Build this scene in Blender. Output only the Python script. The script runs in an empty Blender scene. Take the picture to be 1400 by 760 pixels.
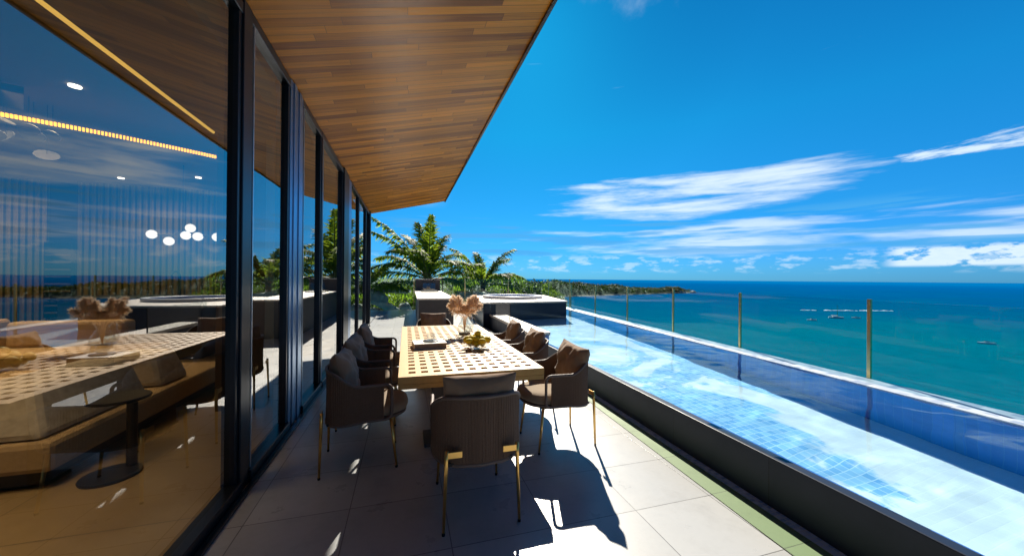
import bpy, math, random
from mathutils import Vector, Matrix, noise
R = math.radians
rnd = random.Random(7)
S = bpy.context.scene
COL = S.collection
# ---------------------------------------------------------------- camera
cam = bpy.data.objects.new('camera', bpy.data.cameras.new('camera')); COL.objects.link(cam)
cam.data.lens = 12.6; cam.data.sensor_width = 36; cam.data.clip_start = .05; cam.data.clip_end = 200000
cam.matrix_world = Matrix.Translation((0, 0, 1.5)) @ Matrix.Rotation(R(-16.5), 4, 'Z') @ Matrix.Rotation(R(90.13), 4, 'X') @ Matrix.Rotation(R(.48), 4, 'Z')
S.camera = cam
# ---------------------------------------------------------------- light
SUN_EL, SUN_AZ = 37.0, 18.0           # azimuth from +Y towards +X
SKY_STRENGTH = .073
S.view_settings.view_transform = 'Standard'; S.view_settings.look = 'None'
S.view_settings.gamma = 1; S.view_settings.exposure = 1.0
sd = bpy.data.lights.new('sun', 'SUN'); sd.energy = 5.0; sd.angle = R(.5); sd.color = (1, .92, .78)
sun = bpy.data.objects.new('sun', sd); COL.objects.link(sun)
sv = Vector((math.sin(R(SUN_AZ))*math.cos(R(SUN_EL)), math.cos(R(SUN_AZ))*math.cos(R(SUN_EL)), math.sin(R(SUN_EL))))
sun.rotation_euler = sv.to_track_quat('Z', 'Y').to_euler()
sun.location = (20, 40, 60)
S.cycles.max_bounces = 9; S.cycles.transparent_max_bounces = 24; S.cycles.transmission_bounces = 6
S.cycles.sample_clamp_indirect = 6

# ---------------------------------------------------------------- node helpers
class NT:
    def __init__(s, tree): s.t = tree; s.n = tree.nodes; s.l = tree.links
    def new(s, kind, **kw):
        n = s.n.new(kind)
        for k, v in kw.items(): setattr(n, k, v)
        return n
    def link(s, a, b): s.l.new(a, b)
    def setv(s, sock, v):
        if isinstance(v, bpy.types.NodeSocket): s.link(v, sock)
        else: sock.default_value = v
    def math(s, op, a, b=0.0, c=0.0, clamp=False):
        n = s.new('ShaderNodeMath', operation=op, use_clamp=clamp)
        s.setv(n.inputs[0], a); s.setv(n.inputs[1], b); s.setv(n.inputs[2], c); return n.outputs[0]
    def mix(s, f, a, b, blend='MIX'):
        n = s.new('ShaderNodeMix', data_type='RGBA', blend_type=blend)
        s.setv(n.inputs[0], f); s.setv(n.inputs[6], c4(a)); s.setv(n.inputs[7], c4(b)); return n.outputs[2]
    def ramp(s, f, stops, interp='LINEAR'):
        n = s.new('ShaderNodeValToRGB'); cr = n.color_ramp; cr.interpolation = interp
        while len(cr.elements) < len(stops): cr.elements.new(.5)
        for e, (p, c) in zip(cr.elements, stops): e.position = p; e.color = c4(c)
        s.setv(n.inputs[0], f); return n.outputs[0]
    def step(s, x, a, b):                       # smoothstep a..b -> 0..1
        n = s.new('ShaderNodeMapRange', interpolation_type='SMOOTHSTEP')
        s.setv(n.inputs[0], x); s.setv(n.inputs[1], a); s.setv(n.inputs[2], b); return n.outputs[0]
    def noise(s, vec, scale=5, detail=4, rough=.55, dist=0):
        n = s.new('ShaderNodeTexNoise'); s.setv(n.inputs['Vector'], vec)
        n.inputs['Scale'].default_value = scale; n.inputs['Detail'].default_value = detail
        n.inputs['Roughness'].default_value = rough; n.inputs['Distortion'].default_value = dist; return n.outputs[0]
    def obj(s): return s.new('ShaderNodeTexCoord').outputs['Object']
    def map(s, vec, scale=(1, 1, 1), loc=(0, 0, 0), rot=(0, 0, 0)):
        n = s.new('ShaderNodeMapping'); s.setv(n.inputs[0], vec); n.inputs[1].default_value = loc
        n.inputs[2].default_value = rot; n.inputs[3].default_value = scale; return n.outputs[0]
def c4(c):
    if isinstance(c, (tuple, list)): return tuple(c) if len(c) == 4 else tuple(c)+(1,)
    if isinstance(c, (int, float)): return (c, c, c, 1)
    return c

# ---------------------------------------------------------------- world
w = bpy.data.worlds.new('World'); S.world = w; w.use_nodes = True
T = NT(w.node_tree); T.n.clear()
out = T.new('ShaderNodeOutputWorld'); bg = T.new('ShaderNodeBackground'); T.link(bg.outputs[0], out.inputs[0])
sky = T.new('ShaderNodeTexSky', sky_type='NISHITA', sun_disc=False, sun_elevation=R(SUN_EL), sun_rotation=R(SUN_AZ))
sky.altitude = 50; sky.air_density = 1.0; sky.dust_density = .3; sky.ozone_density = 2.5
gen = T.new('ShaderNodeTexCoord').outputs['Generated']
sep = T.new('ShaderNodeSeparateXYZ'); T.link(gen, sep.inputs[0])
X, Y, Z = sep.outputs
el = T.math('MULTIPLY', T.math('ARCSINE', Z), 57.2958)
az = T.math('MULTIPLY', T.math('ARCTAN2', X, Y), 57.2958)
tint = T.ramp(T.math('DIVIDE', el, 60.0, clamp=True), [(0, (.085, .36, .88)), (.06, (.075, .38, .86)), (.16, (.05, .44, .80)), (.36, (.03, .58, .88)), (.62, (.02, .52, .86)), (.80, (.01, .20, .50)), (1, (.005, .12, .38))])
base = T.mix(1.0, T.mix(1.0, sky.outputs[0], tint, 'MULTIPLY'), T.ramp(T.math('ADD', T.math('MULTIPLY', Y, .5), .5), [(.25, .40), (.55, 1.0)]), 'MULTIPLY')
comb = T.new('ShaderNodeCombineXYZ'); T.link(az, comb.inputs[0]); T.link(el, comb.inputs[1]); uv = comb.outputs[0]
def band(v, a, b, c, d): return T.math('MULTIPLY', T.step(v, a, b), T.math('SUBTRACT', 1.0, T.step(v, c, d)))
# long streaks, sloping up to the right
el_t = T.math('SUBTRACT', el, T.math('MULTIPLY', T.math('SUBTRACT', az, 45.0), .004))
comb2 = T.new('ShaderNodeCombineXYZ'); T.link(az, comb2.inputs[0]); T.link(el_t, comb2.inputs[1]); uvt = comb2.outputs[0]
n1 = T.noise(T.map(uvt, (.040, .34, 1), (3.1, .7, 0)), 1, 6, .58, .25)
def cloud(n, mask, a, b, k=.45): return T.step(T.math('ADD', n, T.math('MULTIPLY', T.math('SUBTRACT', mask, 1.0), k)), a, b)
nf = T.math('MULTIPLY', T.math('SUBTRACT', T.noise(T.map(uv, (.22, 1.6, 1), (5, 5, 0)), 1, 6, .65, .6), .5), .16)
m1 = cloud(T.math('ADD', n1, nf), T.math('MULTIPLY', band(el_t, 6.6, 11.0, 12.4, 17.5), band(az, 10.0, 32.0, 52.0, 70.0)), .31, .56)
n2 = T.noise(T.map(uv, (.05, .55, 1), (9.3, 2.2, 0)), 1, 6, .55, .2)
m2 = T.math('MULTIPLY', cloud(T.math('ADD', n2, nf), T.math('MULTIPLY', band(el, 1.8, 5.0, 6.4, 9.4), T.step(az, -5.0, 45.0)), .34, .60, .35), .80)
n3 = T.noise(T.map(uv, (.35, .8, 1), (1.3, 5.2, 0)), 1, 8, .6, .1)
m3 = T.math('MULTIPLY', T.step(T.math('SUBTRACT', n3, T.math('MULTIPLY', T.math('SUBTRACT', el, 1.6), .02)), .38, .48), T.math('MULTIPLY', band(el, 1.5, 1.9, 3.4, 4.1), band(az, 62.0, 64.0, 92.0, 100.0)))
n5 = T.noise(T.map(uv, (.3, .9, 1), (7.3, 1.2, 0)), 1, 8, .6, .1)
m5 = T.math('MULTIPLY', T.math('MULTIPLY', T.step(n5, .50, .62), band(el, .8, 1.6, 3.0, 4.2)), .45)
n4 = T.noise(T.map(gen, (2.2, 2.2, 4), (1, 4, 2)), 1, 7, .6, .4)
m4 = T.math('MULTIPLY', T.math('MULTIPLY', T.step(n4, .60, .80), T.step(el, 18.0, 28.0)), .35)
m6 = T.math('MULTIPLY', T.step(T.noise(T.map(uv, (.09, .12, 1)), 1, 8, .6, .3), .36, .56), T.math('MULTIPLY', band(az, -60.0, -12.0, 3.0, 7.0), band(el, 10.5, 14.0, 22.0, 34.0)))
n7 = T.noise(T.map(uv, (.10, .55, 1), (2.0, 8.0, 0)), 1, 7, .6, .2)
m7 = cloud(T.math('ADD', n7, nf), T.math('MULTIPLY', band(el, 11.0, 12.8, 13.6, 15.5), band(az, 60.0, 66.0, 76.0, 90.0)), .40, .54)
cl = T.math('MAXIMUM', T.math('MAXIMUM', T.math('MAXIMUM', m1, m2), T.math('MAXIMUM', m3, m4)), T.math('MAXIMUM', T.math('MAXIMUM', m5, m6), m7))
dk = T.math('MULTIPLY', T.step(T.noise(T.map(uv, (.05, .8, 1), (4.3, 9.2, 0)), 1, 5, .5, .1), .53, .60), band(el, 3.0, 4.2, 8.4, 10.0))
cloudcol = T.mix(T.math('MULTIPLY', T.step(n3, .5, .7), .3), (6.3, 7.2, 7.8), (4.4, 5.8, 7.2))
dt = T.new('ShaderNodeVectorMath', operation='DOT_PRODUCT'); T.link(gen, dt.inputs[0]); dt.inputs[1].default_value = tuple(sv)
base = T.mix(1.0, base, T.ramp(dt.outputs['Value'], [(.60, 1.0), (.88, (.8, .88, .86)), (1, (.45, .68, .70))]), 'MULTIPLY')
c1 = T.mix(T.math('MULTIPLY', cl, .80), base, cloudcol)
c2 = T.mix(T.math('MULTIPLY', dk, .75), c1, (.6, 3.0, 6.0))
T.link(c2, bg.inputs[0]); bg.inputs[1].default_value = SKY_STRENGTH

# ---------------------------------------------------------------- materials
def mat(name):
    m = bpy.data.materials.new(name); m.use_nodes = True; t = NT(m.node_tree); t.n.clear()
    o = t.new('ShaderNodeOutputMaterial'); return m, t, o
def pbsdf(t, o, **kw):
    p = t.new('ShaderNodeBsdfPrincipled')
    for k, v in kw.items(): t.setv(p.inputs[k.replace('_', ' ')], c4(v) if k in ('Base_Color', 'Emission_Color') else v)
    if o: t.link(p.outputs[0], o.inputs[0])
    return p
def bump(t, p, h, strength=.3, dist=.01):
    b = t.new('ShaderNodeBump'); b.inputs['Strength'].default_value = strength; b.inputs['Distance'].default_value = dist
    t.setv(b.inputs['Height'], h); t.link(b.outputs[0], p.inputs['Normal'])
def simple(name, col, rough=.5, metal=0, var=.15, scale=20, bmp=.0, spec=.5, bd=.004):
    m, t, o = mat(name); v = t.obj(); n = t.noise(v, scale, 5)
    lo = tuple(c*(1-var) for c in col); hi = tuple(min(1, c*(1+var)) for c in col)
    p = pbsdf(t, o, Base_Color=t.mix(n, lo, hi), Roughness=rough, Metallic=metal)
    p.inputs['Specular IOR Level'].default_value = spec
    if bmp: bump(t, p, n, bmp, bd)
    return m
M = {}
M['black_metal'] = simple('black_metal', (.010, .012, .016), .35, .3)
M['frame'] = simple('frame', (.018, .024, .036), .30, .6)
M['blue_metal'] = simple('blue_metal', (.20, .32, .50), .30, .9)
M['petal'] = simple('petal', (.10, .11, .13), .4)
M['edge_highlight'] = simple('edge_highlight', (.55, .62, .70), .3, .8)
M['brass'] = simple('brass', (.86, .53, .16), .28, .95, .08)
M['steel'] = simple('steel', (.82, .60, .28), .25, .95, .08)
M['rope'] = simple('rope', (.15, .088, .058), .75, 0, .3, 120, .6)
M['tube'] = simple('tube', (.14, .10, .085), .55, 0, .2, 60, .3)
M['darkstone'] = simple('darkstone', (.012, .020, .040), .30, 0, .35, 9, .15)
M['greystone'] = simple('greystone', (.085, .072, .068), .6, 0, .3, 7, .2)
M['palestone'] = simple('palestone', (.62, .54, .45), .55, 0, .12, 14, .15)
M['rimwhite'] = simple('rimwhite', (.78, .78, .76), .3, 0, .04)
M['white'] = simple('white', (.75, .73, .70), .5, 0, .05)
M['hull'] = simple('hull', (.93, .93, .93), .3, 0, .03)
M['boulder'] = simple('boulder', (.50, .47, .42), .85, 0, .5, 3.5, .8, .3, .05)
M['trunk'] = simple('trunk', (.14, .10, .07), .9, 0, .4, 12, .8, .3, .02)
M['lemon'] = simple('lemon', (.56, .44, .03), .65, 0, .3, 14, .3, .25)
M['stemgreen'] = simple('stemgreen', (.10, .12, .03), .6)
M['pampas'] = simple('pampas', (.68, .42, .22), .9, 0, .2, 40)
M['plaster'] = simple('plaster', (.16, .125, .075), .8, 0, .1, 3)
M['ceil'] = simple('ceil', (.15, .115, .065), .8, 0, .12, 2)
M['coping'] = None
M['intwood'] = simple('intwood', (.20, .13, .055), .5, 0, .35, 3)
M['sofa'] = simple('sofa', (.42, .30, .17), .9, 0, .2, 30, .4)
M['sofa2'] = simple('sofa2', (.55, .50, .44), .9, 0, .4, 16, .5)
M['darkint'] = simple('darkint', (.012, .016, .020), .4)
M['green'] = simple('green', (.115, .19, .085), .7, 0, .2, 5, .1)
M['book'] = simple('book', (.62, .57, .52), .6, 0, .08)
M['spine'] = simple('spine', (.20, .17, .16), .6, 0, .5, 30)
M['fabricint'] = simple('fabricint', (.34, .32, .25), .9)

def fabric(name, col):
    m, t, o = mat(name); v = t.obj()
    n = t.noise(v, 9, 5, .6); f = t.noise(v, 260, 2)
    p = pbsdf(t, o, Base_Color=t.mix(n, tuple(c*.8 for c in col), tuple(c*1.2 for c in col)), Roughness=.95)
    p.inputs['Sheen Weight'].default_value = .25; p.inputs['Specular IOR Level'].default_value = .15
    bump(t, p, t.math('ADD', t.math('MULTIPLY', f, .15), n), .35, .02); return m
M['fabric'] = fabric('fabric', (.25, .165, .11))
M['fabric_seat'] = fabric('fabric_seat', (.27, .205, .145))

def emis(name, col, st):
    m, t, o = mat(name); e = t.new('ShaderNodeEmission'); e.inputs[0].default_value = c4(col); e.inputs[1].default_value = st
    t.link(e.outputs[0], o.inputs[0]); return m
M['led'] = emis('led', (1, .62, .13), .55)
M['led_orange'] = emis('led_orange', (1, .40, .0), 2.0)
M['globe'] = emis('globe', (1, .95, .9), .9)
M['spot'] = emis('spot', (1, .95, .85), 3)

def glassy(name, tint, r0, gain=1.0, rough=0.0):       # pane that both shows and mirrors
    m, t, o = mat(name)
    tr = t.new('ShaderNodeBsdfTransparent'); tr.inputs[0].default_value = c4(tint)
    gl = t.new('ShaderNodeBsdfGlossy'); gl.inputs['Roughness'].default_value = rough; gl.inputs[0].default_value = (1, 1, 1, 1)
    if name == 'window':
        bp = t.new('ShaderNodeBump'); bp.inputs['Strength'].default_value = .12; bp.inputs['Distance'].default_value = .006; t.link(t.noise(t.obj(), .9, 2), bp.inputs['Height']); t.link(bp.outputs[0], gl.inputs['Normal'])
    lw = t.new('ShaderNodeLayerWeight'); lw.inputs[0].default_value = .5
    f = t.math('ADD', r0, t.math('MULTIPLY', t.math('POWER', lw.outputs['Facing'], 3.5), gain), clamp=True)
    mx = t.new('ShaderNodeMixShader'); t.link(f, mx.inputs[0]); t.link(tr.outputs[0], mx.inputs[1]); t.link(gl.outputs[0], mx.inputs[2])
    t.link(mx.outputs[0], o.inputs[0]); return m
M['window'] = glassy('window', (.74, .70, .60), .175, .70)
M['railglass'] = glassy('railglass', (.82, .93, .95), .012, .25)
M['clearglass'] = glassy('clearglass', (.94, .96, .96), .06, .6)

# wood planks for soffit
def planks(name, c1, c2, bw, rh, rough, streak=1.0, gloss=.5):
    m, t, o = mat(name); v = t.obj()
    sp_ = t.new('ShaderNodeSeparateXYZ'); t.link(v, sp_.inputs[0])
    wn = t.new('ShaderNodeTexWhiteNoise', noise_dimensions='1D'); t.link(t.math('FLOOR', t.math('DIVIDE', sp_.outputs[1], rh)), wn.inputs['W'])
    cb = t.new('ShaderNodeCombineXYZ'); t.link(t.math('ADD', sp_.outputs[0], t.math('MULTIPLY', wn.outputs[0], bw*3.7)), cb.inputs[0]); t.link(sp_.outputs[1], cb.inputs[1]); v = cb.outputs[0]
    b = t.new('ShaderNodeTexBrick'); t.link(v, b.inputs[0]); b.offset = 0
    b.inputs['Color1'].default_value = (0, 0, 0, 1); b.inputs['Color2'].default_value = (1, 1, 1, 1); b.inputs['Mortar'].default_value = (.35, .35, .35, 1)
    b.inputs['Scale'].default_value = 1; b.inputs['Mortar Size'].default_value = .0022; b.inputs['Mortar Smooth'].default_value = .3
    b.inputs['Bias'].default_value = 0; b.inputs['Brick Width'].default_value = bw; b.inputs['Row Height'].default_value = rh
    plank = b.outputs['Color']
    off = t.new('ShaderNodeVectorMath', operation='MULTIPLY_ADD'); t.link(plank, off.inputs[0]); off.inputs[1].default_value = (7, 7, 7); t.link(v, off.inputs[2])
    g = t.noise(t.map(off.outputs[0], (1.2, 26, 3)), 1, 8, .62, .8)
    g2 = t.noise(t.map(off.outputs[0], (.5, 5, 1)), 1, 4, .6, .3)
    f = t.math('ADD', t.math('MULTIPLY', plank, .44), t.math('ADD', t.math('MULTIPLY', g, .62*streak), t.math('MULTIPLY', g2, .30)))
    col = t.ramp(t.math('SUBTRACT', f, .12), [(.15, tuple(c*.3 for c in c1)), (.38, c1), (.62, c2), (.9, tuple(min(1, c*1.6) for c in c2))])
    col = t.mix(t.math('MULTIPLY', b.outputs['Fac'], .8), col, tuple(c*.2 for c in c1))
    p = pbsdf(t, o, Base_Color=col, Roughness=t.math('ADD', rough, t.math('MULTIPLY', g, .18)))
    p.inputs['Specular IOR Level'].default_value = gloss
    bump(t, p, t.math('SUBTRACT', t.math('MULTIPLY', g, .3), b.outputs['Fac']), .35, .004); return m
M['soffit'] = planks('soffit', (.25, .068, .005), (.50, .18, .015), 1.35, .098, .26, gloss=.28)
M['teak'] = simple('teak', (.66, .44, .20), .5, 0, .12, 6, .1)
def teakm():
    m, t, o = mat('teak_slats'); v = t.obj()
    g = t.noise(t.map(v, (40, 3, 20)), 1, 6, .6, .4); g2 = t.noise(v, 3, 3)
    p = pbsdf(t, o, Base_Color=t.mix(t.math('ADD', t.math('MULTIPLY', g, .6), t.math('MULTIPLY', g2, .4)), (.38, .20, .045), (.58, .34, .09)), Roughness=.5)
    bump(t, p, g, .15, .002); return m
M['teak'] = teakm()

def tiles(name, bw, rh, mortar, c1, c2, cm, rough, loc=(0, 0, 0), offset=0.0, spec=.5, stain=.12, bmp=.3, rot=0, pale=None):
    m, t, o = mat(name); v = t.map(t.obj(), loc=loc, rot=(0, 0, rot))
    b = t.new('ShaderNodeTexBrick'); t.link(v, b.inputs[0]); b.offset = offset
    b.inputs['Color1'].default_value = c4(c1); b.inputs['Color2'].default_value = c4(c2); b.inputs['Mortar'].default_value = c4(cm)
    b.inputs['Scale'].default_value = 1; b.inputs['Mortar Size'].default_value = mortar; b.inputs['Mortar Smooth'].default_value = .1
    b.inputs['Brick Width'].default_value = bw; b.inputs['Row Height'].default_value = rh
    n = t.noise(v, 3.5, 7, .65); n2 = t.noise(v, 30, 4)
    col = t.mix(t.math('MULTIPLY', t.step(n, .45, .75), stain), b.outputs[0], tuple(c*.35 for c in c1), 'MIX')
    col = t.mix(t.math('MULTIPLY', n2, stain), col, tuple(min(1, c*1.2) for c in c2))
    if pale:                                   # white glare of the water, painted into the tile colour
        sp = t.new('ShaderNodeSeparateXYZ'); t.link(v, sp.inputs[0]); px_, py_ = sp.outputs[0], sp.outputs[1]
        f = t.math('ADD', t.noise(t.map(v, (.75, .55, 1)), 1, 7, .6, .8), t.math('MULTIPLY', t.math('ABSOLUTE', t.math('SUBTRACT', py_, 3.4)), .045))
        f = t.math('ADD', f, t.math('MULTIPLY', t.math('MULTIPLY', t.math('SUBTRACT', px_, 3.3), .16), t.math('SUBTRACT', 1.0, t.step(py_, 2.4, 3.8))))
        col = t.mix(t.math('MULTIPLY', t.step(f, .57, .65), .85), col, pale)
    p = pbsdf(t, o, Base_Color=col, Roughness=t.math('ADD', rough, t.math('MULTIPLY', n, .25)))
    p.inputs['Specular IOR Level'].default_value = spec
    bump(t, p, t.math('SUBTRACT', t.math('MULTIPLY', n2, .2), b.outputs['Fac']), bmp, .003); return m
M['deck'] = tiles('deck', .595, .52, .0035, (.345, .355, .365), (.42, .43, .435), (.11, .11, .11), .18, loc=(-.26, -.45, 0), stain=.30)
M['intfloor'] = tiles('intfloor', 1.2, .9, .004, (.30, .215, .11), (.33, .24, .125), (.12, .09, .05), .22)
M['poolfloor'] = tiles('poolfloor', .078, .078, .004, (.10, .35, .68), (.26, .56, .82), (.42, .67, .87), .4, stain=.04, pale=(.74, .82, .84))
M['poolwall'] = tiles('poolwall', .075, .075, .003, (.004, .09, .40), (.010, .14, .55), (.03, .15, .45), .35, stain=.3)
M['coping'] = tiles('coping', .085, .085, .004, (.22, .30, .44), (.66, .70, .76), (.50, .55, .62), .3, stain=.25)
M['cladding'] = tiles('cladding', .9, .9, .003, (.012, .020, .040), (.017, .026, .050), (.002, .003, .006), .30, stain=.35, spec=.28)
M['greentile'] = tiles('greentile', .595, .52, .004, (.12, .19, .09), (.14, .215, .10), (.05, .08, .04), .5, loc=(-.26, -.45, 0), stain=.4)
M['mosaic'] = tiles('mosaic', .045, .03, .004, (.12, .28, .50), (.50, .62, .75), (.45, .52, .58), .3, stain=.2)

# vertical slatted wall lining
def slatmat():
    m, t, o = mat('slats'); v = t.obj()
    s = t.new('ShaderNodeSeparateXYZ'); t.link(v, s.inputs[0])
    wv = t.math('SINE', t.math('MULTIPLY', t.math('ADD', s.outputs[0], s.outputs[1]), 62.8))
    p = pbsdf(t, o, Base_Color=t.mix(t.step(wv, -.7, -.2), (.03, .02, .008), (.32, .23, .07)), Roughness=.5)
    bump(t, p, wv, .6, .02); return m
M['slats'] = slatmat()

def leafmat(name, a, b, trans=.45, k=2.0):
    m, t, o = mat(name); v = t.obj(); n = t.noise(v, 2.3, 4)
    geo = t.new('ShaderNodeNewGeometry'); f = t.math('ADD', t.math('MULTIPLY', n, .6), t.math('MULTIPLY', geo.outputs['Random Per Island'], .5), clamp=True)
    col = t.mix(f, a, b)
    p = pbsdf(t, None, Base_Color=col, Roughness=.55); p.inputs['Specular IOR Level'].default_value = .22
    tr = t.new('ShaderNodeBsdfTranslucent'); t.link(t.mix(f, tuple(c*.85*k for c in a), (min(.95, b[0]*1.25*k), min(.95, b[1]*1.05*k), b[2]*.45*k if k > 1 else b[2])), tr.inputs[0])
    mx = t.new('ShaderNodeMixShader'); mx.inputs[0].default_value = trans
    t.link(p.outputs[0], mx.inputs[1]); t.link(tr.outputs[0], mx.inputs[2]); t.link(mx.outputs[0], o.inputs[0]); return m
M['palm'] = leafmat('palm', (.045, .10, .014), (.16, .24, .025), .58, 2.4)
M['pampas'] = leafmat('pampas', (.84, .62, .44), (.95, .79, .64), .45, 1.0)
M['leaf'] = leafmat('leaf', (.04, .08, .012), (.11, .17, .02), .45, 2.4)
M['leaf_bright'] = leafmat('leaf_bright', (.09, .16, .014), (.22, .29, .025), .5, 2.6)
M['leaf_dark'] = leafmat('leaf_dark', (.012, .030, .010), (.035, .065, .014), .25)
M['leaf_pale'] = leafmat('leaf_pale', (.10, .13, .07), (.20, .22, .12), .35)

# ---------------------------------------------------------------- mesh helpers
class MB:
    def __init__(s): s.v = []; s.f = []
    def add(s, vs, fs):
        b = len(s.v); s.v += [tuple(p) for p in vs]; s.f += [tuple(i+b for i in f) for f in fs]; return s
    def box(s, lo, hi, mtx=None):
        (x0, y0, z0), (x1, y1, z1) = lo, hi
        vs = [Vector(p) for p in ((x0,y0,z0),(x1,y0,z0),(x1,y1,z0),(x0,y1,z0),(x0,y0,z1),(x1,y0,z1),(x1,y1,z1),(x0,y1,z1))]
        if mtx: vs = [mtx @ p for p in vs]
        return s.add(vs, [(0,3,2,1),(4,5,6,7),(0,1,5,4),(1,2,6,5),(2,3,7,6),(3,0,4,7)])
    def prism(s, pts, z0, z1):                 # pts: ccw xy
        n = len(pts)
        vs = [(x, y, z0 if not callable(z0) else z0(x, y)) for x, y in pts]+[(x, y, z1 if not callable(z1) else z1(x, y)) for x, y in pts]
        return s.add(vs, [tuple(range(n-1, -1, -1)), tuple(range(n, 2*n))]+[(i, (i+1) % n, n+(i+1) % n, n+i) for i in range(n)])
    def tube(s, path, r, n=8, closed=False, cap=True):
        P = [Vector(p) for p in path]; k = len(P); rr = r if isinstance(r, (list, tuple)) else [r]*k
        vs = []; up = None
        for i in range(k):
            a = P[(i-1) % k] if (closed or i > 0) else P[i]; b = P[(i+1) % k] if (closed or i < k-1) else P[i]
            d = (b-a).normalized()
            if up is None:
                up = Vector((0, 0, 1)) if abs(d.z) < .9 else Vector((1, 0, 0))
            u = (up-d*up.dot(d)).normalized(); w_ = d.cross(u); up = u
            for j in range(n):
                an = 2*math.pi*j/n; vs.append(P[i]+(u*math.cos(an)+w_*math.sin(an))*rr[i])
        fs = []
        for i in range(k if closed else k-1):
            for j in range(n):
                a0 = i*n+j; a1 = i*n+(j+1) % n; b0 = ((i+1) % k)*n+j; b1 = ((i+1) % k)*n+(j+1) % n
                fs.append((a0, a1, b1, b0))
        if cap and not closed: fs += [tuple(range(n-1, -1, -1)), tuple(range((k-1)*n, k*n))]
        return s.add(vs, fs)
    def lathe(s, prof, c=(0, 0, 0), n=32, sx=1, sy=1):
        vs = []; fs = []
        for r_, z in prof:
            for j in range(n):
                a = 2*math.pi*j/n; vs.append((c[0]+r_*math.cos(a)*sx, c[1]+r_*math.sin(a)*sy, c[2]+z))
        for i in range(len(prof)-1):
            for j in range(n): fs.append((i*n+j, i*n+(j+1) % n, (i+1)*n+(j+1) % n, (i+1)*n+j))
        fs += [tuple(range(n-1, -1, -1)), tuple(range((len(prof)-1)*n, len(prof)*n))]
        return s.add(vs, fs)
    def build(s, name, m, parent=None, smooth=False, bevel=0, sub=0, loc=None):
        me = bpy.data.meshes.new(name); me.from_pydata(s.v, [], s.f); me.update()
        if smooth: me.polygons.foreach_set('use_smooth', [True]*len(me.polygons))
        me.materials.append(M[m] if isinstance(m, str) else m)
        o = bpy.data.objects.new(name, me); COL.objects.link(o)
        if parent: o.parent = parent
        if loc: o.location = loc
        if bevel:
            b = o.modifiers.new('b', 'BEVEL'); b.width = bevel; b.segments = 2; b.limit_method = 'ANGLE'; b.angle_limit = R(40)
        if sub:
            b = o.modifiers.new('s', 'SUBSURF'); b.levels = sub; b.render_levels = sub
        return o
def tag(o, label=None, cat=None, group=None, kind=None):
    if label: o['label'] = label
    if cat: o['category'] = cat
    if group: o['group'] = group
    if kind: o['kind'] = kind
    return o
def thing(name, loc=(0, 0, 0), rz=0, label=None, cat=None, group=None):
    o = bpy.data.objects.new(name, None); COL.objects.link(o); o.location = loc; o.rotation_euler = (0, 0, rz); o.empty_display_size = .2
    return tag(o, label, cat, group)
def dup(root, loc=None, rz=None, label=None, group=None):
    def cp(o, par):
        c = o.copy(); COL.objects.link(c); c.parent = par
        for ch in list(o.children): cp(ch, c)
        return c
    c = cp(root, None)
    if loc is not None: c.location = loc
    if rz is not None: c.rotation_euler = (0, 0, rz)
    if label: c['label'] = label
    if group: c['group'] = group
    return c
def fn(x, y=0, z=0): return noise.noise(Vector((x, y, z)))

# ================================================================= SETTING
POOL_L = lambda y: 2.29+.02*y          # outer face of the pool wall on the deck side
POOL_R = lambda y: 5.02+.108*y         # outer edge of the infinity edge
WL = .33
tag(MB().box((-1.10, -4, -.30), (2.36, 17.6, 0)).build('deck', 'deck'), kind='structure')
tag(MB().box((-9, -4, -.30), (-1.13, 12.3, 0)).build('interior_floor', 'intfloor'), kind='structure')
tag(MB().box((-4.5, 12.32, -.30), (-1.13, 17.6, -.004)).build('side_terrace', 'deck'), kind='structure')
tag(MB().prism([(1.86, -2), (POOL_L(-2)-.065, -2), (POOL_L(6.2)-.065, 6.2), (2.29, 6.2)], .001, .005).build('deck_channel', 'greentile'), kind='structure')
tag(MB().prism([(POOL_L(-2)-.065, -2), (POOL_L(-2), -2), (POOL_L(8), 8), (POOL_L(8)-.065, 8)], .001, .009).build('drain_strip', 'mosaic'), kind='structure')

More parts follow.
